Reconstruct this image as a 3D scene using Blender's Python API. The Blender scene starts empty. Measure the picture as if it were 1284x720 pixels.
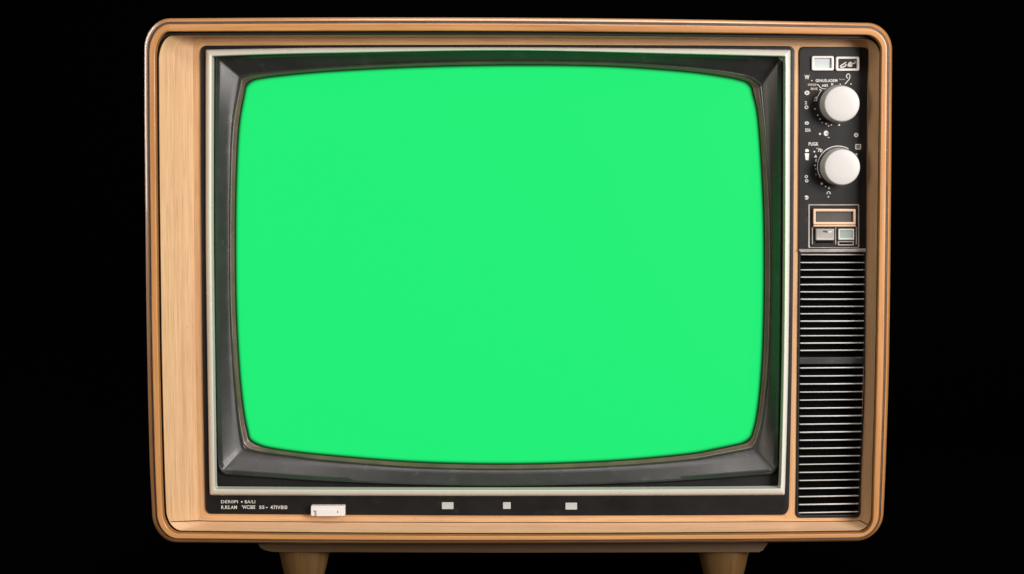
import bpy, bmesh, math, random
from mathutils import Vector, Matrix
random.seed(7)
S = bpy.context.scene
COL = S.collection

# ------------------------------------------------------------------ camera
F = 2318.0                      # focal length in photo pixels (65 mm on a 36 mm sensor)
P = math.radians(4.8)           # camera looks slightly down
FW = Vector((0, math.cos(P), -math.sin(P)))
UP = Vector((0, math.sin(P), math.cos(P)))
RT = Vector((1, 0, 0))
CAM = Vector((0, 0, 0)) - FW * 1.73

def W(px, py, d=0.0):
    """point of the real plane y = d (metres behind the cabinet front) seen at photo pixel px, py"""
    r = RT * ((px - 642) / F) + UP * (-(py - 360) / F) + FW
    t = (d - CAM.y) / r.y
    return CAM + r * t
LEG = 0.075
CAM.z += LEG - W(642, 692, 0.032).z

cd = bpy.data.cameras.new('camera'); cam = bpy.data.objects.new('camera', cd); COL.objects.link(cam)
cd.sensor_width = 36; cd.lens = F * 36 / 1284; cd.clip_start = 0.05; cd.clip_end = 60
cam.location = CAM; cam.rotation_euler = (math.radians(90) - P, 0, 0)
S.camera = cam
ORI = Vector((0.006, 0.2, 0.0))

# ------------------------------------------------------------------ materials
def new_mat(name):
    m = bpy.data.materials.new(name); m.use_nodes = True
    nt = m.node_tree; b = nt.nodes['Principled BSDF']
    return m, nt, b
def N(nt, typ, **kw):
    n = nt.nodes.new(typ)
    for k, v in kw.items(): setattr(n, k, v)
    return n
def ramp(nt, src, stops):
    r = N(nt, 'ShaderNodeValToRGB'); el = r.color_ramp.elements
    while len(el) < len(stops): el.new(0.5)
    for e, (p, c) in zip(el, stops): e.position = p; e.color = (*c, 1)
    nt.links.new(src, r.inputs[0]); return r.outputs[0]
def mix(nt, fac, a, b, mode='MIX'):
    m = N(nt, 'ShaderNodeMix', data_type='RGBA', blend_type=mode)
    if isinstance(fac, (int, float)): m.inputs[0].default_value = fac
    else: nt.links.new(fac, m.inputs[0])
    for i, s in ((6, a), (7, b)):
        if isinstance(s, tuple): m.inputs[i].default_value = (*s, 1)
        else: nt.links.new(s, m.inputs[i])
    return m.outputs[2]
def mapping(nt, coord, scale):
    tc = N(nt, 'ShaderNodeTexCoord'); mp = N(nt, 'ShaderNodeMapping')
    nt.links.new(tc.outputs[coord], mp.inputs[0]); mp.inputs['Scale'].default_value = scale
    return mp.outputs[0]
def noise(nt, vec, scale, detail=4, rough=0.6, dist=0):
    n = N(nt, 'ShaderNodeTexNoise'); nt.links.new(vec, n.inputs['Vector'])
    n.inputs['Scale'].default_value = scale; n.inputs['Detail'].default_value = detail
    n.inputs['Roughness'].default_value = rough; n.inputs['Distortion'].default_value = dist
    return n.outputs['Fac']
def bump(nt, b, h, strength, dist=0.0005):
    bp = N(nt, 'ShaderNodeBump'); bp.inputs['Strength'].default_value = strength
    bp.inputs['Distance'].default_value = dist
    nt.links.new(h, bp.inputs['Height']); nt.links.new(bp.outputs[0], b.inputs['Normal'])

def wood(name, dark, mid, light, rough=0.38, coat=0.25, coord='UV', axis=0):
    m, nt, b = new_mat(name)
    def sc(a, c): return (a, c, 1) if axis == 0 else ((c, 1, a) if axis == 2 else (a, 1, c))
    v1 = mapping(nt, coord, sc(7, 560)); v2 = mapping(nt, coord, sc(2.2, 60)); v3 = mapping(nt, coord, sc(22, 1900))
    g = noise(nt, v1, 1.0, 5, 0.65, 0.3); l = noise(nt, v2, 1.0, 3, 0.55, 0.8); f = noise(nt, v3, 1.0, 2, 0.6)
    c = ramp(nt, l, [(0.3, dark), (0.5, mid), (0.72, light)])
    c2 = ramp(nt, g, [(0.32, (0.80, 0.74, 0.68)), (0.5, (0.96, 0.95, 0.93)), (0.68, (1.05, 1.05, 1.04))])
    c3 = ramp(nt, f, [(0.36, (0.72, 0.66, 0.6)), (0.5, (1, 1, 1))])
    col = mix(nt, 0.8, mix(nt, 0.75, c, c2, 'MULTIPLY'), c3, 'MULTIPLY')
    fl = noise(nt, mapping(nt, coord, sc(75, 420)), 1.0, 2, 0.5)
    flc = ramp(nt, fl, [(0.735, (1, 1, 1)), (0.79, (0.35, 0.25, 0.2))])
    col = mix(nt, 0.8, col, flc, 'MULTIPLY')
    nt.links.new(col, b.inputs['Base Color'])
    b.inputs['Roughness'].default_value = rough
    b.inputs['Coat Weight'].default_value = coat; b.inputs['Coat Roughness'].default_value = 0.1
    bump(nt, b, f, 0.25, 0.0003)
    return m

def plain(name, col, rough=0.5, metal=0.0, spec=0.5, speck=0.0, speckcol=(0.3, 0.28, 0.25), bmp=0.0, var=0.25, coat=0.0, bscale=2500, rvar=0.05):
    m, nt, b = new_mat(name)
    v = mapping(nt, 'Object', (1, 1, 1))
    n1 = noise(nt, v, 38, 5, 0.6)
    dk = tuple(c * (1 - var) for c in col); lt = tuple(min(1, c * (1 + var)) for c in col)
    c = ramp(nt, n1, [(0.3, dk), (0.7, lt)])
    if speck:
        n2 = noise(nt, v, 1400, 2, 0.5); n3 = noise(nt, v, 60, 3, 0.6)
        k = N(nt, 'ShaderNodeMath', operation='MULTIPLY'); nt.links.new(n2, k.inputs[0]); nt.links.new(n3, k.inputs[1])
        s = ramp(nt, k.outputs[0], [(0.37, (0, 0, 0)), (0.45, (speck,) * 3)])
        c = mix(nt, s, c, speckcol)
    nt.links.new(c, b.inputs['Base Color'])
    n4 = noise(nt, v, 25, 4, 0.6)
    mr = N(nt, 'ShaderNodeMapRange'); nt.links.new(n4, mr.inputs[0])
    mr.inputs['From Min'].default_value = 0.3; mr.inputs['From Max'].default_value = 0.7
    mr.inputs['To Min'].default_value = max(0.05, rough - rvar); mr.inputs['To Max'].default_value = rough + rvar
    nt.links.new(mr.outputs[0], b.inputs['Roughness'])
    b.inputs['Metallic'].default_value = metal; b.inputs['Specular IOR Level'].default_value = spec
    b.inputs['Coat Weight'].default_value = coat
    if bmp: bump(nt, b, noise(nt, v, bscale, 2, 0.5), bmp, 0.0002)
    return m

M = {}
M['lip'] = wood('varnished_edge_wood', (0.34, 0.145, 0.044), (0.425, 0.197, 0.064), (0.49, 0.243, 0.087), 0.45, 0.4)
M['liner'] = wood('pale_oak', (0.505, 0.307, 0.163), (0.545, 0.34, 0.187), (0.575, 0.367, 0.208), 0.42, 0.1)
M['front'] = wood('front_board_oak', (0.45, 0.25, 0.115), (0.51, 0.292, 0.143), (0.555, 0.33, 0.168), 0.42, 0.1)
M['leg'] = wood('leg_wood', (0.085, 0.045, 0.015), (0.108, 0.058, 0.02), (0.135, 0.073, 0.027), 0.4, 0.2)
M['sill'] = wood('lit_sill_oak', (0.64, 0.40, 0.245), (0.69, 0.44, 0.275), (0.73, 0.475, 0.30), 0.42, 0.1)  # paler, pinker board; brightness of the lit sill put into its colour
M['plinth'] = wood('shaded_base_wood', (0.055, 0.029, 0.01), (0.07, 0.037, 0.013), (0.09, 0.048, 0.017), 0.45, 0.1)  # leg wood darkened evenly, shade under the cabinet put into the colour
M['groove'] = plain('dark_inlay', (0.035, 0.026, 0.022), 0.45)
M['inlay'] = plain('grey_brown_inlay', (0.075, 0.052, 0.042), 0.3, speck=0.4)
M['gap'] = plain('dark_gap', (0.012, 0.007, 0.005), 0.6)
M['black'] = plain('black_plastic', (0.0085, 0.0078, 0.0078), 0.42, speck=0.45, speckcol=(0.07, 0.062, 0.056), bmp=0.25, spec=0.2)
M['bezel'] = plain('charcoal_bezel_plastic', (0.020, 0.0185, 0.019), 0.34, speck=0.5, speckcol=(0.22, 0.19, 0.16), bmp=0.4, spec=0.5, rvar=0.04)
M['rim'] = plain('brown_tube_rim', (0.085, 0.058, 0.042), 0.33, speck=0.5, speckcol=(0.3, 0.24, 0.19), spec=0.5, bmp=0.4, rvar=0.03)
M['dark'] = plain('dark_recess', (0.002, 0.002, 0.002), 0.8, spec=0.02)
M['trim'] = plain('cream_metal_trim', (0.55, 0.535, 0.48), 0.28, metal=0.1, var=0.02, spec=0.6, rvar=0.01)
M['white'] = plain('white_plastic', (0.41, 0.40, 0.392), 0.45, var=0.015, spec=0.4, rvar=0.02)
M['bright'] = plain('bright_white_plastic', (0.58, 0.55, 0.53), 0.4, var=0.015, spec=0.4, rvar=0.02)
M['print'] = plain('white_print', (0.50, 0.485, 0.46), 0.6, var=0.12)
M['tanprint'] = plain('faded_print', (0.42, 0.33, 0.27), 0.6, var=0.12)
M['slat'] = plain('grey_metal_slat', (0.52, 0.52, 0.52), 0.4, metal=0.1, var=0.12)
M['tan'] = plain('tan_frame', (0.55, 0.37, 0.24), 0.4, var=0.1)
M['glass'] = plain('pale_window', (0.42, 0.46, 0.47), 0.25, var=0.08)
M['greyglass'] = plain('green_grey_window', (0.22, 0.27, 0.245), 0.2, var=0.1)
M['button'] = plain('grey_button', (0.24, 0.225, 0.215), 0.4, var=0.25, metal=0.2)
M['edge'] = plain('grey_edge', (0.23, 0.20, 0.18), 0.4, var=0.4)  # uneven grey-brown, lighter than the black plastic around it
M['square'] = plain('grey_marker', (0.36, 0.36, 0.35), 0.4, var=0.12)

# lit picture tube: even green picture that ends softly at the edge of the picture area
ms, nt, b = new_mat('green_screen')
at = N(nt, 'ShaderNodeAttribute', attribute_name='picture')
em = mix(nt, at.outputs['Fac'], (0.001, 0.01, 0.004), (0.013, 0.86, 0.185))
b.inputs['Base Color'].default_value = (0.002, 0.003, 0.002, 1); b.inputs['Roughness'].default_value = 0.5
b.inputs['Specular IOR Level'].default_value = 0.03
nt.links.new(em, b.inputs['Emission Color']); b.inputs['Emission Strength'].default_value = 1.0
M['screen'] = ms

mb, nt, b = new_mat('black_velvet')
b.inputs['Base Color'].default_value = (0.0006, 0.0006, 0.0006, 1); b.inputs['Roughness'].default_value = 1
b.inputs['Specular IOR Level'].default_value = 0.0
M['velvet'] = mb

# ------------------------------------------------------------------ rings
NS, NC = 56, 14
def catmull(pts, n):
    pts = [Vector(p) for p in pts]
    if len(pts) == 2:
        return [pts[0].lerp(pts[1], i / (n - 1)) for i in range(n)]
    ext = [pts[0] * 2 - pts[1]] + pts + [pts[-1] * 2 - pts[-2]]
    fine = []
    for i in range(1, len(ext) - 2):
        p0, p1, p2, p3 = ext[i - 1:i + 3]
        for k in range(20):
            t = k / 20
            fine.append(0.5 * ((2 * p1) + (p2 - p0) * t + (2 * p0 - 5 * p1 + 4 * p2 - p3) * t * t + (3 * p1 - p0 - 3 * p2 + p3) * t ** 3))
    fine.append(pts[-1])
    L = [0]
    for a, c in zip(fine, fine[1:]): L.append(L[-1] + (c - a).length)
    out = []; j = 0
    for i in range(n):
        s = L[-1] * i / (n - 1)
        while j < len(L) - 2 and L[j + 1] < s: j += 1
        d = L[j + 1] - L[j]
        out.append(fine[j].lerp(fine[j + 1], 0 if d == 0 else min(1, (s - L[j]) / d)))
    return out
def isect(p, d, q, e):
    den = d.x * e.y - d.y * e.x
    if abs(den) < 1e-6: return (p + q) / 2
    t = ((q.x - p.x) * e.y - (q.y - p.y) * e.x) / den
    return p + d * t
def ring(top, right, bottom, left, sharp=None):
    """closed pixel outline, clockwise from the top left; corners are rounded between the ends of the sides"""
    sharp = sharp or {}
    sides = [catmull(s, NS) for s in (top, right, bottom, left)]
    out = []
    for i in range(4):
        a = sides[i]; c = sides[(i + 1) % 4]
        out += a
        p, q = a[-1], c[0]
        key = ('TR', 'BR', 'BL', 'TL')[i]
        if key in sharp:
            pt, fr = Vector(sharp[key][0]), sharp[key][1]
            for k in range(1, NC + 1):
                t = k / (NC + 1)
                out.append(p.lerp(pt, min(1, t / fr)) if t <= fr else pt.lerp(q, (t - fr) / (1 - fr)))
            continue
        x = isect(p, (a[-1] - a[-2]).normalized(), q, (c[1] - c[0]).normalized())
        if (x - p).length > 3 * (q - p).length: x = (p + q) / 2
        c1 = p.lerp(x, 0.55); c2 = q.lerp(x, 0.55)
        for k in range(1, NC + 1):
            t = k / (NC + 1)
            out.append(p * (1 - t) ** 3 + c1 * 3 * t * (1 - t) ** 2 + c2 * 3 * t * t * (1 - t) + q * t ** 3)
    return out
def rect(x0, y0, x1, y1, r=1.0, dx=0, dy=0):
    """rectangle; dx, dy shift of the bottom edge / right end to follow the set's slight taper"""
    return ring([(x0 + r, y0), (x1 - r, y0 + dy)], [(x1, y0 + r + dy), (x1 + dx, y1 - r + dy)],
                [(x1 - r + dx, y1 + dy), (x0 + r + dx, y1)], [(x0 + dx, y1 - r), (x0, y0 + r)])
def lerpring(a, b_, t): return [p.lerp(q, t) for p, q in zip(a, b_)]
def inset(r, l, t=None, rr=None, bt=None):
    if t is None: t = rr = bt = l
    x0 = min(p.x for p in r); x1 = max(p.x for p in r); y0 = min(p.y for p in r); y1 = max(p.y for p in r)
    cx, cy = (x0 + x1) / 2, (y0 + y1) / 2; hx, hy = (x1 - x0) / 2, (y1 - y0) / 2
    o = []
    for p in r:
        ux, uy = (p.x - cx) / hx, (p.y - cy) / hy
        o.append(Vector((cx + (p.x - cx) * (1 - (l if ux < 0 else rr) / hx), cy + (p.y - cy) * (1 - (t if uy < 0 else bt) / hy))))
    return o
def WR(r, d): return [W(p.x, p.y, d) for p in r]

# ------------------------------------------------------------------ mesh linking
def obj(name, bm, mats, parent=None, sharp=32, smooth=True):
    bmesh.ops.remove_doubles(bm, verts=bm.verts, dist=1e-6)
    bm.normal_update()
    for f in bm.faces: f.smooth = smooth
    for e in bm.edges:
        if len(e.link_faces) == 2 and e.calc_face_angle(0) > math.radians(sharp): e.smooth = False
    me = bpy.data.meshes.new(name)
    xs = [v.co for v in bm.verts]
    o = Vector([(min(v[i] for v in xs) + max(v[i] for v in xs)) / 2 for i in range(3)])
    for v in bm.verts: v.co = v.co - o
    bm.to_mesh(me); bm.free()
    for m in (mats if isinstance(mats, (list, tuple)) else [mats]): me.materials.append(m)
    ob = bpy.data.objects.new(name, me); COL.objects.link(ob)
    if parent is not None:
        ob.parent = parent
        base = parent.get('_w')
        ob.location = o - Vector(base)
    else: ob.location = o
    ob['_w'] = list(o)
    return ob
def BM():
    bm = bmesh.new(); bm.loops.layers.uv.new('UVMap'); return bm
def loft(bm, rings, closed=True, mat=0, cap0=False, cap1=False, uoff=0.0):
    uv = bm.loops.layers.uv.active
    vs = [[bm.verts.new(p) for p in r] for r in rings]
    n = len(rings[0])
    u = [0]
    for i in range(n): u.append(u[-1] + (rings[0][(i + 1) % n] - rings[0][i]).length)
    v = [0]
    mid = NS // 2 if n > NS else 0
    for a, c in zip(rings, rings[1:]): v.append(v[-1] + max((a[mid] - c[mid]).length, 0.0005))
    fs = []
    for j in range(len(rings) - 1):
        for i in range(n if closed else n - 1):
            k = (i + 1) % n
            try: f = bm.faces.new((vs[j][i], vs[j][k], vs[j + 1][k], vs[j + 1][i]))
            except ValueError: continue
            f.material_index = mat
            for lp, (a, c) in zip(f.loops, ((u[i], v[j]), (u[i + 1], v[j]), (u[i + 1], v[j + 1]), (u[i], v[j + 1]))):
                lp[uv].uv = (a + uoff, c + uoff)
            fs.append(f)
    if cap0: f = bm.faces.new(vs[0]); f.material_index = mat
    if cap1: f = bm.faces.new(list(reversed(vs[-1]))); f.material_index = mat
    return vs
def slab(bm, r, d_front, d_back, bev=0.0006, mat=0):
    """solid plate with a small rounded edge; r pixel outline"""
    base = WR(r, d_front)
    c = sum(base, Vector()) / len(base)
    def shr(k, d):
        x = max(abs(p.x - c.x) for p in base); z = max(abs(p.z - c.z) for p in base)
        return [Vector((c.x + (p.x - c.x) * (1 - k / x), d, c.z + (p.z - c.z) * (1 - k / z))) for p in base]
    loft(bm, [shr(bev, d_front), shr(bev * 0.3, d_front + bev * 0.3), shr(0, d_front + bev), shr(0, d_back)], mat=mat, cap0=True, cap1=True)
def frame(bm, ro, ri, d_front, d_back, bev=0.0006, mat=0):
    """ring-shaped plate between two pixel outlines"""
    a, b_ = WR(ro, d_front), WR(ri, d_front)
    def sh(r, o, k): return [p.lerp(q, min(0.5, k / max((q - p).length, 1e-6))) for p, q in zip(r, o)]
    def y(r, d): return [Vector((p.x, d, p.z)) for p in r]
    loft(bm, [y(a, d_back), y(a, d_front + bev), y(sh(a, b_, bev * 0.3), d_front + bev * 0.3), y(sh(a, b_, bev), d_front),
              y(sh(b_, a, bev), d_front), y(sh(b_, a, bev * 0.3), d_front + bev * 0.3), y(b_, d_front + bev), y(b_, d_back)], mat=mat)
def tube(bm, pts, r, n=8, mat=0):
    rings = []
    for i, p in enumerate(pts):
        d = (pts[min(i + 1, len(pts) - 1)] - pts[max(i - 1, 0)]).normalized()
        a = d.cross(Vector((0, 1, 0.01))).normalized(); c = d.cross(a)
        rings.append([p + (a * math.cos(t * 2 * math.pi / n) + c * math.sin(t * 2 * math.pi / n)) * r for t in range(n)])
    loft(bm, rings, mat=mat, cap0=True, cap1=True)

# ================================================================== television
tv = bpy.data.objects.new('television', None); COL.objects.link(tv); tv.location = ORI; tv['_w'] = list(ORI)
tv['label'] = 'vintage wooden television on short tapered legs, green screen lit, white knobs beside it'
tv['category'] = 'television'

# ---- outlines (photo pixels)
L0 = ring([(213, 23.2), (420, 22), (640, 22.3), (860, 24.5), (1088, 28.8)],
          [(1118.5, 62), (1118.4, 90), (1117.6, 200), (1115.8, 380), (1114, 480), (1110.3, 590), (1107.8, 644)],
          [(1072, 679), (1000, 680), (860, 681), (640, 682), (430, 682), (222, 680.8)],
          [(191, 645), (187.6, 570), (184.2, 420), (182.5, 280), (181.2, 150), (181, 62)])
L4 = ring([(212, 39.6), (420, 39), (640, 39), (860, 41), (1086, 43.8)],
          [(1105.3, 64), (1105, 90), (1103.6, 200), (1101.5, 350), (1099.2, 480), (1096, 590), (1094.8, 648)],
          [(1078, 668.8), (1000, 669.8), (860, 671), (640, 672), (430, 671.2), (224, 669)],
          [(204, 643), (202, 590), (198.6, 450), (197, 330), (195.3, 180), (194.6, 72)])
L1 = lerpring(L0, L4, 0.27); L2 = lerpring(L0, L4, 0.44)

# ---- cabinet shell (outer bead, inlay groove, front lip)
bm = BM()
w0, w1, w2 = WR(L0, 0.010), WR(L1, 0.0), WR(L2, 0.0)
q = WR(lerpring(L0, L4, 0.05), 0.0045); q2 = WR(lerpring(L0, L4, 0.15), 0.0012)
def back(r, y, k=1.0):
    c = Vector((ORI.x, 0, 0.33)); return [Vector((c.x + (p.x - c.x) * k, y, c.z + (p.z - c.z) * k)) for p in r]
loft(bm, [back(w0, 0.36, 0.985), w0, q, q2, WR(lerpring(L0, L4, 0.25), 0.0), WR(lerpring(L0, L4, 0.268), 0.0004), WR(L1, 0.0020)], uoff=0.0)
loft(bm, [WR(L2, 0.0020), WR(lerpring(L0, L4, 0.442), -0.0006), WR(lerpring(L0, L4, 0.455), -0.0014), WR(lerpring(L0, L4, 0.48), -0.0020), WR(lerpring(L0, L4, 0.52), -0.0022), WR(lerpring(L0, L4, 0.56), -0.0022), WR(lerpring(L0, L4, 0.88), -0.0022), WR(lerpring(L0, L4, 0.93), -0.0021),
          WR(lerpring(L0, L4, 0.985), -0.0016), WR(L4, -0.0002), back(WR(L4, 0.0), 0.009)], uoff=0.37)
cab = obj('cabinet', bm, M['lip'], tv, sharp=50)
bm = BM(); loft(bm, [WR(lerpring(L0, L4, 0.26), 0.0009), WR(lerpring(L0, L4, 0.35), 0.0006), WR(lerpring(L0, L4, 0.45), 0.0009)]); obj('inlay_strip', bm, M['inlay'], cab)
bm = BM(); bk = back(w0, 0.3605, 0.985)
loft(bm, [bk, back(w0, 0.375, 0.97), back(w0, 0.42, 0.70), back(w0, 0.47, 0.62)], cap1=True); obj('back_cover', bm, M['dark'], tv)

# ---- gasket groove behind the lip
G1 = inset(L4, 4.4, 5.2, 2.4, 3.5)
bm = BM(); loft(bm, [back(WR(L4, 0.0), 0.0088, 0.9999), WR(inset(L4, 2, 2, 1.2, 1.6), 0.011), WR(inset(G1, -0.6), 0.011)]); obj('shadow_gap', bm, M['gap'], cab)

# ---- inner wooden surround from lip back to the front board
DP = 0.034
B = ring([(252, 46.6), (440, 47.2), (640, 47.8), (860, 49), (1079, 50.2)],
         [(1088.6, 60), (1088.2, 120), (1086.2, 330), (1085, 480), (1080.6, 590), (1079, 636)],
         [(1062, 653.8), (1000, 654.2), (860, 655), (640, 655.4), (430, 654.8), (270, 653.8)],
         [(248.6, 640), (247.8, 590), (245.4, 450), (244, 330), (242.8, 200), (242.2, 56)],
         sharp={'BL': ((249, 653.4), 0.62), 'BR': ((1078.6, 653.2), 0.45)})
bm = BM()
rings = [WR(G1, 0.011), WR(G1, 0.0062), WR(lerpring(G1, B, 0.012), 0.0056)]
for t in (0.15, 0.4, 0.7, 0.93): rings.append(WR(lerpring(G1, B, t), 0.0056 + (DP - 0.0056) * t))
rings.append(WR(B, DP)); rings.append(WR(inset(B, -1), DP + 0.002))
loft(bm, rings)
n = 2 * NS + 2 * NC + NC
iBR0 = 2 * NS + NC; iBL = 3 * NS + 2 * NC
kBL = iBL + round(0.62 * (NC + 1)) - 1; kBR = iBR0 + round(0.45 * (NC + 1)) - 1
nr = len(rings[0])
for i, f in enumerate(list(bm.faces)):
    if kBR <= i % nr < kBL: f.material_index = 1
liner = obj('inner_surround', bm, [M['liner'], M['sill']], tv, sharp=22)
# thin dark joint between surround and front board, running on across the lower corners
n = 2 * NS + 2 * NC + NC  # index region of ring corners
iBR0 = 2 * NS + NC; iBL = 3 * NS + 2 * NC
kBL = iBL + round(0.62 * (NC + 1)) - 1; kBR = iBR0 + round(0.45 * (NC + 1)) - 1
pts = [W(lerpring(G1, B, t)[kBR].x, lerpring(G1, B, t)[kBR].y - 0.4, 0.0056 + (DP - 0.0056) * t - 0.0003) for t in (0.05, 0.3, 0.6, 0.85, 0.97)]
pts += [W(p.x, p.y, DP - 0.0005) for p in B[kBR + 1:kBL:4]]
pts += [W(lerpring(G1, B, t)[kBL].x, lerpring(G1, B, t)[kBL].y - 0.4, 0.0056 + (DP - 0.0056) * t - 0.0003) for t in (0.97, 0.85, 0.6, 0.3, 0.05)]
bm = BM(); tube(bm, pts, 0.00042, 6); obj('joint_line', bm, M['gap'], liner)

# ---- front board
FO = ring([(259, 57.3), (420, 56.6), (640, 56.2), (860, 57.0), (988, 57.9)],
          [(996.4, 66), (996.2, 90), (994.6, 330), (992.6, 480), (990.4, 590), (989.3, 634)],
          [(981, 645.6), (860, 646.2), (640, 646.6), (430, 645.6), (265, 644.4)],
          [(257.6, 636), (256.4, 590), (254, 450), (252.8, 330), (251.8, 200), (251.4, 66)])
CO = ring([(1008, 58.6), (1082, 59.2)],
          [(1088.3, 65), (1087.6, 120), (1085.9, 330), (1084.4, 480), (1080.2, 590), (1078.8, 642)],
          [(1073, 649.2), (1004, 649.6)],
          [(997.4, 643), (998.3, 590), (999.4, 480), (1000.9, 330), (1002, 120), (1002.3, 65)])
both = ring([(262, 59.5), (640, 59), (1082, 62)], [(1086, 66), (1085.2, 330), (1078, 642)],
            [(1074, 648), (1040, 648), (1006, 647.6), (992, 643.8), (980, 643), (640, 644), (265, 642)], [(260, 636), (256, 330), (254, 66)])
bm = BM()
loft(bm, [WR(inset(B, 0.0), DP + 0.0002), WR(both, DP + 0.0002), WR(both, DP + 0.008)], uoff=0.7)
uvl = bm.loops.layers.uv.active
a, b_, c, d = W(988, 57.5, DP), W(1003.4, 57, DP), W(999, 650.5, DP), W(984.6, 650.5, DP)
f = bm.faces.new([bm.verts.new(Vector((p.x, DP - 0.0002, p.z))) for p in (a, b_, c, d)])
for lp, uvv in zip(f.loops, ((0, 0), (0, 0.016), (0.44, 0.016), (0.44, 0))): lp[uvl].uv = uvv
f = bm.faces.new([bm.verts.new(Vector((p.x, DP - 0.0004, p.z))) for p in (W(968, 626, DP), W(986, 626, DP), W(986, 645, DP), W(968, 645, DP))])
for lp, uvv in zip(f.loops, ((0, 0), (0, 0.016), (0.02, 0.016), (0.02, 0))): lp[uvl].uv = uvv
board = obj('front_board', bm, M['front'], tv)

# ---- black screen fascia
TO = ring([(259.5, 62.3), (330, 61), (420, 59.8), (640, 59.3), (860, 60.8), (989, 62.5)],
          [(991.2, 64), (991.2, 90), (989.9, 330), (988, 480), (984.8, 600), (984, 619)],
          [(982, 621), (860, 621.6), (640, 622.2), (430, 621.8), (265.5, 621.2)],
          [(263, 619), (262.4, 600), (259.9, 450), (258.2, 320), (257.9, 200), (258, 64)])
TI = ring([(267, 70.6), (330, 68.3), (420, 66.3), (640, 63.2), (860, 67.8), (983, 70.8)],
          [(984.3, 72), (984.6, 90), (983.9, 330), (982, 480), (979, 600), (978, 611.5)],
          [(977, 612.6), (860, 613.6), (640, 614.5), (430, 614.2), (271, 613.4)],
          [(269.8, 612), (269.2, 600), (267, 450), (265.5, 320), (265.3, 200), (265.8, 72)])
bm = BM()
yo = DP - 0.0022
loft(bm, [back(WR(FO, yo + 0.001), DP + 0.002, 1.0), WR(FO, yo + 0.0009), WR(inset(FO, 0.5), yo + 0.0002), WR(inset(FO, 1.4), yo),
          WR(inset(TO, -0.2), yo), WR(inset(TO, 1.5), yo + 0.003)])
fascia = obj('screen_fascia', bm, M['black'], tv)

# ---- cream metal trim around the screen
bm = BM()
yt = DP - 0.0095
rs = [WR(TO, DP + 0.001), WR(TO, yt + 0.006), WR(lerpring(TO, TI, 0.12), yt + 0.003), WR(lerpring(TO, TI, 0.35), yt + 0.0014),
      WR(lerpring(TO, TI, 0.62), yt + 0.0004), WR(lerpring(TO, TI, 0.86), yt), WR(lerpring(TO, TI, 0.97), yt + 0.0006), WR(TI, yt + 0.0016), back(WR(TI, yt), DP + 0.004, 1.0)]
loft(bm, rs)
obj('metal_trim', bm, M['trim'], fascia, sharp=45)

# ---- bezel
R1 = ring([(272.5, 71.5), (420, 66.5), (640, 64), (860, 68.2), (977, 71.8)],
          [(979.2, 74), (979, 200), (978.4, 330), (976.6, 480), (974.6, 560), (974.2, 580)],
          [(965, 593.4), (860, 601.2), (760, 605.8), (640, 608.3), (520, 606.8), (410, 602.4), (330, 597.2), (286, 594)],
          [(275, 582), (274, 560), (271.6, 420), (270.8, 320), (270.6, 200), (271.2, 74)])
R1S = ring([(272.5, 71.5), (420, 66.5), (640, 64), (860, 68.2), (977, 71.8)],
          [(979.2, 74), (979, 200), (978.4, 330), (976.6, 480), (974.6, 560), (974.2, 580)],
          [(965, 593.4), (860, 601.2), (760, 605.8), (640, 608.3), (520, 606.8), (410, 602.4), (330, 597.2), (286, 594)],
          [(275, 582), (274, 560), (271.6, 420), (270.8, 320), (270.6, 200), (271.2, 74)],
          sharp={'TL': ((271.6, 72.4), 0.5), 'TR': ((978.6, 72.6), 0.5), 'BR': ((972.5, 591.8), 0.5), 'BL': ((277.8, 591.8), 0.5)})
R2 = ring([(305, 97.3), (325, 93.6), (410, 86.2), (520, 80), (640, 77.5), (760, 79), (860, 85.6), (930, 95), (951, 107)],
          [(953.4, 111), (960, 180), (965.3, 270), (966.4, 340), (964.8, 430), (960.5, 490), (955, 530), (948.5, 554)],
          [(942, 562), (900, 570), (860, 576.6), (760, 584.4), (640, 588), (520, 585.5), (410, 577), (370, 572), (325, 566), (311, 562.5)],
          [(304.6, 555), (300, 528), (294, 470), (289.8, 400), (288.4, 330), (289, 240), (292, 160), (302.6, 100)])
R3 = ring([(322, 98.6), (345, 95.2), (410, 89.2), (520, 83.6), (640, 81.2), (760, 82.6), (860, 89.4), (915, 97), (932, 101)],
          [(943, 111), (951, 150), (957.4, 250), (958.8, 340), (957.2, 430), (953.4, 490), (948.4, 528), (943.6, 546)],
          [(928, 557.5), (900, 563.4), (860, 570.4), (760, 579), (640, 582.6), (520, 580), (410, 571.5), (360, 566), (336, 562)],
          [(311.5, 549), (305.5, 520), (300, 470), (296, 400), (294.6, 330), (295.2, 240), (298.8, 160), (307, 110)])
bm = BM()
R1d, R2d, R3d = DP + 0.004, DP + 0.017, DP + 0.024
rs = [back(WR(inset(R1, -7), DP + 0.012), DP + 0.012), WR(inset(R1, -3), DP + 0.009), WR(inset(R1, -2.4), DP + 0.0062), WR(inset(R1, -1.4), R1d + 0.0006), WR(inset(R1, -1.0), R1d - 0.0006), WR(inset(R1, -0.4), R1d - 0.0012), WR(inset(R1, 0.3), R1d - 0.0013), WR(inset(R1, 0.8), R1d - 0.0009), WR(inset(R1, 1.3), R1d - 0.0001)]
for t in (0.06, 0.2, 0.4, 0.65, 0.88): rs.append(WR(lerpring(R1S, R2, t), R1d + 0.0006 + (R2d - R1d - 0.0006) * t))
rs += [WR(lerpring(R1S, R2, 0.93), R2d - 0.0012), WR(lerpring(R1S, R2, 0.975), R2d - 0.0014), WR(R2, R2d - 0.0006), WR(lerpring(R2, R3, 0.08), R2d + 0.0006)]
loft(bm, rs)
bez = obj('screen_bezel', bm, M['bezel'], fascia, sharp=60)
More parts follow.
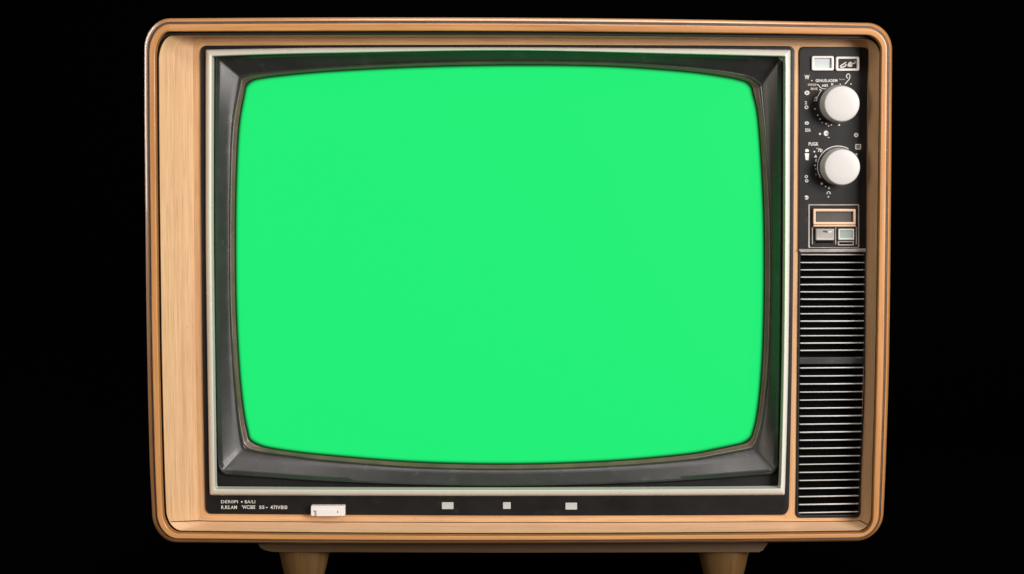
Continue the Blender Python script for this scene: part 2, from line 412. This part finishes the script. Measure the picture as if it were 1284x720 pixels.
bm = BM(); loft(bm, [WR(lerpring(R2, R3, 0.03), R2d + 0.0002), WR(lerpring(R2, R3, 0.14), R2d + 0.0002), WR(lerpring(R2, R3, 0.35), R2d + 0.0012), WR(lerpring(R2, R3, 0.7), R2d + 0.0035), WR(lerpring(R2, R3, 0.86), R2d + 0.0040), WR(R3, R3d), back(WR(R3, R3d), R3d + 0.006)])
obj('tube_rim', bm, M['rim'], bez, sharp=50)
bm = BM(); loft(bm, [WR(inset(TI, -2.5), DP + 0.0075), WR(inset(R1, -2.8), DP + 0.0075), WR(inset(R1, -2.8), DP + 0.012)]); obj('bezel_surround', bm, M['black'], fascia)
bm = BM(); loft(bm, [back(WR(inset(R3, -6), R3d), R3d + 0.004), back(WR(R3, R3d), 0.2, 0.8), back(WR(R3, R3d), 0.36, 0.2)], cap1=True); obj('picture_tube', bm, M['dark'], tv)
# small bright cream sliver  in the upper right of the bezel
bm = BM(); slab(bm, ring([(976.5, 72.2), (981, 72.2)], [(981.6, 73), (981.8, 77)], [(981.4, 77.6), (981, 77.4)], [(980.2, 76), (976.4, 72.8)]), R1d - 0.0022, R1d + 0.001, 0.0002); obj('corner_sliver', bm, M['trim'], bez)

# ---- picture tube
G0 = inset(R3, -1.5)
cx, cy = 626, 331
def scl(r, k): return [Vector((cx + (p.x - cx) * k, cy + (p.y - cy) * k)) for p in r]
bm = BM(); lay = bm.verts.layers.float.new('picture')
ks = [('i', 0, 0.0), ('i', 1.4, 0.0), ('i', 2.2, 0.06), ('i', 3.2, 0.24), ('i', 4.2, 0.6), ('i', 5.4, 0.88), ('i', 7.5, 1.0), ('s', 0.93, 1), ('s', 0.8, 1), ('s', 0.6, 1), ('s', 0.4, 1), ('s', 0.2, 1), ('s', 0.05, 1)]
rs = []; vals = []
for typ, k, v in ks:
    r = inset(G0, k) if typ == 'i' else scl(G0, k)
    kk = 1 - k / 330 if typ == 'i' else k
    rs.append(WR(r, DP + 0.0145 + 0.009 * kk ** 2.2)); vals.append(v)
vs = loft(bm, rs, cap1=True)
for row, v in zip(vs, vals):
    for x in row: x[lay] = v
bmesh.ops.recalc_face_normals(bm, faces=bm.faces)
scr = obj('screen', bm, M['screen'], fascia)

# ------------------------------------------------------------------ printed marks
def text_bm(bm, s, x0, y0, x1, y1, d, bold=0.02, mat=0, shear=0.0):
    cu = bpy.data.curves.new('t', 'FONT'); cu.body = s; cu.offset = bold * 0.45; cu.shear = shear; cu.resolution_u = 3
    cu.space_character = 1.08
    o = bpy.data.objects.new('t', cu); COL.objects.link(o)
    me = bpy.data.meshes.new_from_object(o.evaluated_get(bpy.context.evaluated_depsgraph_get()))
    xs = [v.co.x for v in me.vertices]; ys = [v.co.y for v in me.vertices]
    ax, bx, ay, by = min(xs), max(xs), min(ys), max(ys)
    vs = [bm.verts.new(W(x0 + (v.co.x - ax) / (bx - ax) * (x1 - x0), y1 - (v.co.y - ay) / (by - ay) * (y1 - y0), d)) for v in me.vertices]
    for p in me.polygons:
        try: f = bm.faces.new([vs[i] for i in p.vertices]); f.material_index = mat
        except ValueError: pass
    bpy.data.objects.remove(o); bpy.data.curves.remove(cu); bpy.data.meshes.remove(me)
def disc(bm, x, y, rx, ry, d, hole=0.0, mat=0, n=18, hx=0, hy=0):
    o = [bm.verts.new(W(x + rx * math.cos(i * 2 * math.pi / n), y + ry * math.sin(i * 2 * math.pi / n), d)) for i in range(n)]
    if hole:
        i_ = [bm.verts.new(W(x + hx + rx * hole * math.cos(i * 2 * math.pi / n), y + hy + ry * hole * math.sin(i * 2 * math.pi / n), d)) for i in range(n)]
        for i in range(n): bm.faces.new((o[i], o[(i + 1) % n], i_[(i + 1) % n], i_[i])).material_index = mat
    else: bm.faces.new(o).material_index = mat
def stroke(bm, pts, w, d, mat=0, n=24):
    pts = catmull(pts, n) if len(pts) > 2 else catmull(pts, 2)
    row = []
    for i, p in enumerate(pts):
        t = (pts[min(i + 1, len(pts) - 1)] - pts[max(i - 1, 0)]).normalized(); nn = Vector((-t.y, t.x)) * w / 2
        row.append((bm.verts.new(W(p.x + nn.x, p.y + nn.y, d)), bm.verts.new(W(p.x - nn.x, p.y - nn.y, d))))
    for a, c in zip(row, row[1:]): bm.faces.new((a[0], c[0], c[1], a[1])).material_index = mat
def poly(bm, pts, d, mat=0): bm.faces.new([bm.verts.new(W(x, y, d)) for x, y in pts]).material_index = mat
def arc(cx_, cy_, r, a0, a1, n=14): return [(cx_ + r * math.cos(math.radians(a0 + (a1 - a0) * i / (n - 1))), cy_ - r * math.sin(math.radians(a0 + (a1 - a0) * i / (n - 1)))) for i in range(n)]

d = yo - 0.00015
bm = BM()
text_bm(bm, 'DER0PI', 277.2, 627.3, 298.2, 631.2, d, 0.012)
disc(bm, 303.2, 629.4, 1.3, 1.3, d, n=4)
text_bm(bm, 'BA/LI', 307, 627.3, 320, 631.2, d, 0.02)
text_bm(bm, 'R.RS.AM', 277.6, 634, 297, 638.4, d, 0.03)
text_bm(bm, "'WCSBE", 303.2, 633.6, 320, 638.2, d, 0.03)
text_bm(bm, 'SS', 325, 634.2, 331.6, 638.2, d, 0.03)
text_bm(bm, '-', 333.4, 636, 335.6, 637, d, 0.02)
text_bm(bm, '47IV8I0', 339, 634, 360.2, 638.6, d, 0.025)
obj('printed_lettering', bm, M['print'], fascia, smooth=False)
for x0, x1, y0, y1 in ((554, 568.6, 630, 638.6), (630.6, 640.4, 630, 638.4), (709, 723.6, 630.6, 639.2)):
    bm = BM(); slab(bm, rect(x0, y0, x1, y1, 0.8), yo - 0.0009, yo + 0.001, 0.0003)
    obj('grey_marker', bm, M['square'], fascia)
# white slide switch overhanging the lower edge
bm = BM(); slab(bm, rect(389.8, 634.6, 432.4, 647.2, 1.0), yo - 0.0075, yo + 0.001, 0.0005)
sw = obj('slide_switch', bm, M['bright'], fascia)
bm = BM(); slab(bm, rect(396.4, 640.6, 425, 647.6, 0.8), yo - 0.0098, yo - 0.007, 0.0005); obj('slider', bm, M['bright'], sw)
bm = BM()
disc(bm, 394, 641, 0.7, 0.9, yo - 0.0077); obj('screw_hole', bm, M['dark'], sw, smooth=False)
bm = BM(); disc(bm, 423.6, 642, 0.5, 1.5, yo - 0.0100); obj('slider_notch', bm, M['dark'], sw, smooth=False)

# ================================================================== control panel
CP = ring([(1008, 58.6), (1082, 59.2)], [(1088.3, 65), (1087.6, 120), (1086.2, 312)], [(1086, 313), (1001.8, 313.6)],
          [(1001.1, 312), (1002, 120), (1002.3, 65)])
yc = DP - 0.0024
bm = BM(); slab(bm, CP, yc, DP + 0.004, 0.0008)
panel = obj('control_panel', bm, M['black'], tv)

def window_button(x0, y0, x1, y1, inner, name):
    bm = BM(); frame(bm, rect(x0, y0, x1, y1, 2.4), rect(x0 + 3.1, y0 + 3.1, x1 - 3.3, y1 - 3.1, 0.6), yc - 0.0030, yc + 0.0005, 0.0008)
    o = obj('indicator_window', bm, M['bright'], panel)
    bm = BM(); slab(bm, rect(x0 + 2.6, y0 + 2.6, x1 - 2.8, y1 - 2.6, 0.6), yc - 0.0004, yc + 0.0004, 0.0001)
    obj(name, bm, inner, o); return o
w1_ = window_button(1018, 70.2, 1045.8, 88.6, M['glass'], 'window_pane')
w1_['label'] = 'indicator window with a blank pale pane'
w2_ = window_button(1048.2, 71, 1077.8, 89, M['black'], 'window_pane')
w2_['label'] = 'indicator window with white marks on dark'
bm = BM(); d = yc - 0.0006
stroke(bm, [(1053.4, 84), (1055, 82), (1058, 80.2), (1061, 78)], 1.5, d); stroke(bm, [(1054, 84.4), (1057, 84.2), (1060, 82.8), (1061, 80.5)], 1.5, d)
poly(bm, [(1062.4, 82.6), (1064, 78.6), (1066.4, 77.4), (1068, 78.2), (1069, 81), (1068.4, 83.8), (1065, 84.2)], d)
stroke(bm, [(1067.5, 80.4), (1070, 79.6), (1072.4, 79)], 1.3, d); stroke(bm, [(1071.6, 76.6), (1072.8, 77), (1072.4, 78.4)], 0.7, d)
obj('window_marks', bm, M['print'], w2_, smooth=False)

# ---- knobs
def knob(bx_, by_, r_px, y0=0.0):
    c = W(bx_, by_, yc); k = 1.785 / F; h = 0.0225
    prof = [(r_px * 1.02, 0.0), (r_px * 1.02, 0.0012), (r_px * 1.0, 0.002), (r_px * 0.985, h - 0.0020), (r_px * 0.972, h - 0.0010), (r_px * 0.94, h - 0.0002), (r_px * 0.9, h), (r_px * 0.5, h + 0.0004), (r_px * 0.06, h + 0.0005)]
    n = 96; bm = BM(); rs = []
    for r, z in prof: rs.append([Vector((c.x + r * k * math.cos(t * 2 * math.pi / n), c.y - z, c.z + r * k * math.sin(t * 2 * math.pi / n))) for t in range(n)])
    loft(bm, rs, cap1=True); bmesh.ops.recalc_face_normals(bm, faces=bm.faces)
    kb = obj('knob', bm, M['white'], panel, sharp=60)
    bm = BM(); rs = []
    for r, z in ((r_px * 1.09, -0.0002), (r_px * 1.09, 0.0004), (r_px * 1.04, 0.0006), (r_px * 0.95, 0.0006)):
        rs.append([Vector((c.x + r * k * math.cos(t * 2 * math.pi / n), c.y - z, c.z + r * k * math.sin(t * 2 * math.pi / n))) for t in range(n)])
    loft(bm, rs); obj('knob_collar', bm, M['groove'], kb)
    return kb
k1 = knob(1050.6, 130.7, 22.0); k1['label'] = 'upper white knob'
k2 = knob(1051.0, 209.2, 22.2); k2['label'] = 'lower white knob'

# ---- printed markings around the knobs
bm = BM(); d = yc - 0.00018
text_bm(bm, 'W', 1008.8, 94, 1015, 99.6, d, 0.05)
disc(bm, 1018, 101.2, 0.9, 0.8, d, mat=1)
text_bm(bm, 'GINUELADEM', 1022.8, 99.3, 1050, 103, d, 0.03)
text_bm(bm, 'SNINUE', 1013, 104.8, 1023.2, 107.8, d, 0.03, 1)
text_bm(bm, 'BIIS', 1016.8, 110, 1025.2, 113, d, 0.03, 1)
text_bm(bm, 'ABS', 1030.4, 105.6, 1038.2, 109, d, 0.03)
text_bm(bm, '5', 1042, 104.4, 1045, 108, d, 0.04)
stroke(bm, [(1024, 106), (1026.5, 107), (1029, 110), (1034, 111.6), (1039, 110), (1043, 107.8)], 0.8, d)
stroke(bm, [(1059.4, 105.6), (1062.6, 102), (1065.2, 98.6), (1065.6, 94.4), (1063.6, 92.6), (1061.4, 95), (1062, 97.6), (1063.6, 98)], 1.0, d)
poly(bm, [(1052.4, 109), (1053.2, 104.4), (1055.8, 108)], d)
disc(bm, 1067, 105.4, 0.9, 0.9, d); text_bm(bm, 'Sunne', 1052.5, 98.6, 1059, 100.4, d, 0.0, 1)
disc(bm, 1012, 116.5, 3.1, 2.7, d, 0.55); text_bm(bm, '-', 1010.8, 116.1, 1013.2, 117.1, d, 0.02)
text_bm(bm, '2', 1008.9, 126.9, 1012, 131, d, 0.04); disc(bm, 1011.3, 134.7, 2.5, 2.3, d, 0.45)
disc(bm, 1011.7, 154.4, 2.6, 2.1, d, 0.42, hy=0.2)
text_bm(bm, 'BOA', 1009.9, 161, 1016.4, 165.4, d, 0.04)
stroke(bm, arc(1050.6, 130.7, 26.8, 138, 172), 0.8, d); disc(bm, 1028.4, 112.6, 0.9, 0.9, d)
text_bm(bm, '4', 1021.2, 121.2, 1024.6, 124.2, d, 0.03); text_bm(bm, 'D', 1020.8, 124.8, 1024, 127, d, 0.03)
for x, y, r in ((1022, 136.6, 0.8), (1025.4, 144.5, 0.9), (1028.3, 149.5, 1.0), (1031, 153.8, 0.7), (1036, 155.3, 1.2), (1039, 158, 0.9), (1042.4, 156.8, 0.9), (1052.3, 156.9, 1.1),
                (1028.2, 168, 1.3), (1021.2, 190.3, 1.1), (1021.9, 207.4, 1.0), (1022.9, 212, 0.6), (1023.3, 219, 0.5), (1030.5, 230.4, 1.5), (1035.2, 234, 1.0), (1038.7, 247, 0.9)):
    disc(bm, x, y, r, r, d, n=10)
disc(bm, 1035.8, 167.2, 2.9, 3.4, d, 0.3, hx=1.2, hy=0.4); stroke(bm, [(1037.8, 172.2), (1040, 172.8)], 0.8, d)
disc(bm, 1073.6, 169.4, 2.8, 2.7, d, 0.36)
frame_r = [(1073, 181.4), (1079, 181.4), (1079, 187), (1073, 187)]
for a, c in zip(frame_r, frame_r[1:] + frame_r[:1]): stroke(bm, [a, c], 1.2, d - 0.00001 * (a[0] % 7))
text_bm(bm, 'DS', 1074.2, 182.8, 1077.8, 185.6, d, 0.03, 1)
text_bm(bm, 'PUGK', 1014, 178.4, 1026.2, 182.8, d, 0.04)
poly(bm, [(1009.4, 189.6), (1010.2, 187.2), (1012.6, 186.8), (1014.4, 188.4), (1014, 190.4), (1010.8, 191)], d)
poly(bm, [(1009.2, 192.2), (1014.6, 192.4), (1013.8, 201), (1010.2, 200.8)], d)
poly(bm, [(1020.8, 197.6), (1022.8, 193.8), (1024.8, 197.6)], d)
stroke(bm, [(1024.4, 199.6), (1022.6, 200.8), (1023.8, 202), (1022.2, 203)], 0.8, d)
stroke(bm, [(1026, 190.4), (1027.6, 187), (1029, 187.6), (1028.6, 190.6), (1030.8, 189.4), (1030.4, 187)], 0.9, d)
text_bm(bm, 'nmn', 1023.4, 185.4, 1027, 187.4, d, 0.0, 1)
poly(bm, [(1071.8, 194.8), (1073.6, 191.8), (1075.6, 194.6)], d)
stroke(bm, arc(1051, 209.2, 26.0, 60, 212, 30), 0.85, d)
disc(bm, 1011, 221.6, 2.0, 2.0, d, 0.5); disc(bm, 1011.5, 226.8, 2.2, 2.0, d, 0.5)
stroke(bm, arc(1011.2, 247.8, 2.0, 160, -140, 12), 1.1, d); disc(bm, 1011, 247.2, 0.9, 0.9, d)
poly(bm, [(1038.4, 237), (1039.4, 234), (1040.8, 237)], d)
stroke(bm, arc(1039, 242.4, 2.0, 215, -35, 10), 1.0, d)
obj('printed_markings', bm, [M['print'], M['tanprint']], panel, smooth=False)

# ---- lower control module
ya = yc
bm = BM(); frame(bm, rect(1013.2, 256.2, 1077.6, 311, 1.5), rect(1015.4, 258.0, 1075.8, 310, 1.2), ya - 0.0010, ya + 0.001, 0.0004); mod = obj('selector_module', bm, M['edge'], panel)
bm = BM(); slab(bm, rect(1016.8, 260.2, 1074.8, 309.6, 1.2), ya - 0.0008, ya + 0.001, 0.0005); obj('module_plate', bm, M['black'], mod)
bm = BM(); frame(bm, rect(1020, 262.0, 1073.0, 281.8, 1.0, dy=0.2), rect(1022.8, 265.4, 1070, 278.6, 0.5), ya - 0.0042, ya, 0.0006); dw = obj('dial_window', bm, M['tan'], mod)
bm = BM(); slab(bm, rect(1022.2, 265, 1070.6, 279, 0.5), ya - 0.0010, ya, 0.0001); obj('window_pane', bm, M['groove'], dw)
bm = BM(); slab(bm, rect(1020, 282.4, 1073, 284.2, 0.6), ya - 0.0036, ya, 0.0003); obj('ledge', bm, M['tan'], mod)
for x0 in (1018.0, 1047.2, 1073.1):
    bm = BM(); slab(bm, rect(x0, 285, x0 + 1.3, 306.6, 0.4), ya - 0.0016, ya, 0.0002); obj('divider', bm, M['edge'], mod)
bm = BM(); slab(bm, rect(1023, 287, 1046.2, 301.6, 1.0), ya - 0.0048, ya, 0.0009); pb = obj('push_button', bm, M['button'], mod); pb['label'] = 'grey push button with a dark mark'
bm = BM(); stroke(bm, [(1032.2, 290), (1036, 290.6), (1038, 291.4)], 2.2, ya - 0.0050, 0); stroke(bm, [(1038, 291), (1043.4, 290.6)], 1.6, ya - 0.0050, 1); stroke(bm, [(1024, 299.8), (1045, 300)], 0.9, ya - 0.0050, 1)
obj('button_mark', bm, [M['groove'], M['print']], pb, smooth=False)
bm = BM(); frame(bm, rect(1051.2, 287, 1071, 301, 1.0), rect(1053.4, 289.2, 1069, 298.6, 0.5), ya - 0.0040, ya, 0.0005); pb2 = obj('push_button', bm, M['square'], mod); pb2['label'] = 'push button with a greenish pane'
bm = BM(); slab(bm, rect(1053, 289, 1069.4, 299, 0.5), ya - 0.0030, ya, 0.0002); obj('button_pane', bm, M['greyglass'], pb2)
bm = BM(); frame(bm, rect(1050.4, 302.2, 1070.6, 308, 0.6), rect(1052.2, 304, 1069, 306.4, 0.3), ya - 0.0022, ya, 0.0003); sl = obj('slot', bm, M['edge'], mod)
bm = BM(); slab(bm, rect(1051.8, 303.8, 1069.4, 306.6, 0.3), ya - 0.0010, ya - 0.0002, 0.0001); obj('slot_opening', bm, M['dark'], sl)
bm = BM(); slab(bm, rect(1022.6, 302.8, 1044.6, 304.6, 0.3), ya - 0.0013, ya, 0.0002); obj('slot_opening', bm, M['dark'], mod)

# ================================================================== speaker grille
GO = ring([(1002, 313.8), (1085.4, 313.2)], [(1086.2, 314.4), (1085.9, 330), (1084.4, 480), (1080.2, 590), (1078.8, 642)],
          [(1073, 649.2), (1004, 649.6)], [(997.4, 643), (998.3, 590), (999.4, 480), (1000.9, 330), (1001.1, 315)])
GI = ring([(1005, 318), (1083.4, 317.4)], [(1084.6, 319), (1084.5, 330), (1083, 480), (1078.6, 590), (1077, 640)],
          [(1073, 645.8), (1005, 646.2)], [(1000.8, 641), (1001.4, 590), (1002.2, 480), (1003.6, 330), (1004, 319)])
bm = BM(); frame(bm, GO, GI, DP - 0.0016, DP + 0.012, 0.0006)
gr = obj('speaker_grille', bm, M['black'], tv)
bm = BM(); slab(bm, inset(GI, -0.8), DP + 0.011, DP + 0.013, 0.0002); obj('speaker_cavity', bm, M['dark'], gr)
def edgeL(y): return 1003.4 + (1001.0 - 1003.4) * max(0, (y - 340) / 300)
def edgeR(y):
    for (ya_, xa), (yb, xb) in (((300, 1085), (480, 1083.4)), ((480, 1083.4), (590, 1079)), ((590, 1079), (660, 1076.6))):
        if y <= yb: return xa + (xb - xa) * (y - ya_) / (yb - ya_)
bm = BM()
ys = [319.4] + [329.4 + 9.19 * k for k in range(13)] + [461.6 + 10.08 * k for k in range(19)]
for y in ys:
    xl, xr = edgeL(y), edgeR(y); tl = -1.3 * max(0, (y - 330) / 310)
    hw = random.uniform(0.72, 0.92)
    sec = [(-hw, 0.6), (-hw * 0.7, 0.0), (0, -0.35), (hw * 0.7, 0.0), (hw, 0.6), (hw * 0.9, 7), (-hw * 0.9, 7)]
    rs = []
    for x, yy, pull in ((xl, y, 1.6), (xl + 2.0, y + random.uniform(-.1, .1), 0), ((xl + xr) / 2, y + tl * 0.5 + random.uniform(-.12, .12), 0), (xr - 2.0, y + tl, 0), (xr, y + tl, 1.6)):
        rs.append([W(x, yy + a_, DP - 0.0006 + (b2 + pull) * 0.00075) for a_, b2 in sec])
    loft(bm, rs, cap0=True, cap1=True)
bmesh.ops.recalc_face_normals(bm, faces=bm.faces)
obj('louvre_slats', bm, M['slat'], gr, sharp=60)
bm = BM(); slab(bm, ring([(1002.4, 448.4), (1083.2, 448)], [(1083.8, 448.6), (1083.6, 456)], [(1083, 456.6), (1002.4, 457)], [(1002, 456.4), (1002.2, 449)]), DP - 0.0014, DP + 0.006, 0.0007); obj('centre_bar', bm, M['bezel'], gr)
bm = BM(); slab(bm, ring([(1002.2, 312.6), (1086, 311.8)], [(1086.4, 312.4), (1086.2, 315.6)], [(1085.6, 316.2), (1004, 316.6)], [(1003, 316), (1001.8, 313.2)]), DP - 0.0042, DP, 0.0008); obj('top_ledge', bm, M['edge'], gr)

# ================================================================== plinth and legs
dpl = 0.032
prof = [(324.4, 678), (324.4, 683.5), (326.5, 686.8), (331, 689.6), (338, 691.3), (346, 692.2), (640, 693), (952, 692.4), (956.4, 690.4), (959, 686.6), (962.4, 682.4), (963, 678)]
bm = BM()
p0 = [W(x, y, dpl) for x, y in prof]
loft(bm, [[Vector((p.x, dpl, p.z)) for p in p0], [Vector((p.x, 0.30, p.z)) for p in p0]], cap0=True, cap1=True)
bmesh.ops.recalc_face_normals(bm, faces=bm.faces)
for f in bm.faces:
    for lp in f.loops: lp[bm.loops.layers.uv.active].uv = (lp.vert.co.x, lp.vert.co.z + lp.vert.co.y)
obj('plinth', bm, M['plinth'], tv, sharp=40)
zt = W(642, 692.2, dpl).z
def leg(pxc, y, side):
    c = W(pxc, 692, y); n = 48; bm = BM(); rs = []
    top = Vector((c.x, y, zt + 0.002)); bot = Vector((c.x + side * 0.001, y, 0.0))
    for t, r in ((0, 0.0262), (0.05, 0.0258), (0.3, 0.0215), (0.6, 0.0158), (0.9, 0.0098), (0.97, 0.0088), (1.0, 0.0082)):
        p = top.lerp(bot, t); rs.append([Vector((p.x + r * math.cos(a * 2 * math.pi / n), p.y + r * math.sin(a * 2 * math.pi / n), p.z)) for a in range(n)])
    loft(bm, rs, cap0=True, cap1=True)
    bmesh.ops.recalc_face_normals(bm, faces=bm.faces)
    uvl = bm.loops.layers.uv.active
    for f in bm.faces:
        for lp in f.loops:
            v = lp.vert.co - c; lp[uvl].uv = (v.z + pxc, math.atan2(v.y, v.x) * 0.02 if len(f.verts) == 4 else v.x)
    obj('leg', bm, M['leg'], tv, sharp=50)
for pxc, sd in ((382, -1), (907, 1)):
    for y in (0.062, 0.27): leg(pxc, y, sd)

# ================================================================== black studio backdrop (floor sweeping up behind)
bm = BM()
prof = [(-2.5, 0.0), (1.2, 0.0)] + [(1.2 + 0.8 * math.sin(a), 0.8 - 0.8 * math.cos(a)) for a in [math.radians(10 * k) for k in range(1, 10)]] + [(2.0, 3.0)]
rs = [[Vector((x, y, z)) for y, z in prof] for x in (-4.0, 4.0)]
loft(bm, rs, closed=False)
bd = obj('backdrop', bm, M['velvet'])
bd['kind'] = 'structure'; bd['label'] = 'plain black studio backdrop behind the television'; bd['category'] = 'backdrop'
for o in bpy.data.objects:
    if '_w' in o: del o['_w']

# ================================================================== lights
def area(name, loc, target, size, power, col=(1, 1, 1), sy=None):
    l = bpy.data.lights.new(name, 'AREA'); l.energy = power; l.color = col; l.size = size
    if sy: l.shape = 'RECTANGLE'; l.size_y = sy
    o = bpy.data.objects.new(name, l); COL.objects.link(o); o.location = loc
    o.rotation_euler = (Vector(target) - Vector(loc)).to_track_quat('-Z', 'Y').to_euler(); return o
area('key_softbox', (1.55, -1.9, 0.90), (0, 0, 0.33), 0.9, 104, (1.0, 0.955, 0.91))
area('overhead_front_softbox', (0.2, -1.5, 2.0), (0, 0, 0.3), 1.0, 22, (1.0, 0.95, 0.90), 0.5)
area('fill_softbox', (-1.7, -1.6, 0.6), (0, 0, 0.3), 1.0, 19, (1.0, 0.86, 0.72))
area('rim_softbox', (-1.5, 0.9, 0.9), (-0.2, 0.1, 0.3), 0.5, 18, (1.0, 0.98, 0.95), 1.2)
area('top_softbox', (0.1, 0.5, 1.9), (0, 0.1, 0.5), 0.8, 14, (1.0, 0.96, 0.92), 0.5)

w = bpy.data.worlds.new('World'); S.world = w; w.use_nodes = True
w.node_tree.nodes['Background'].inputs[0].default_value = (0.8, 0.85, 1, 1)
w.node_tree.nodes['Background'].inputs[1].default_value = 0.02
S.view_settings.view_transform = 'Standard'; S.view_settings.look = 'None'
S.view_settings.exposure = 0; S.view_settings.gamma = 1
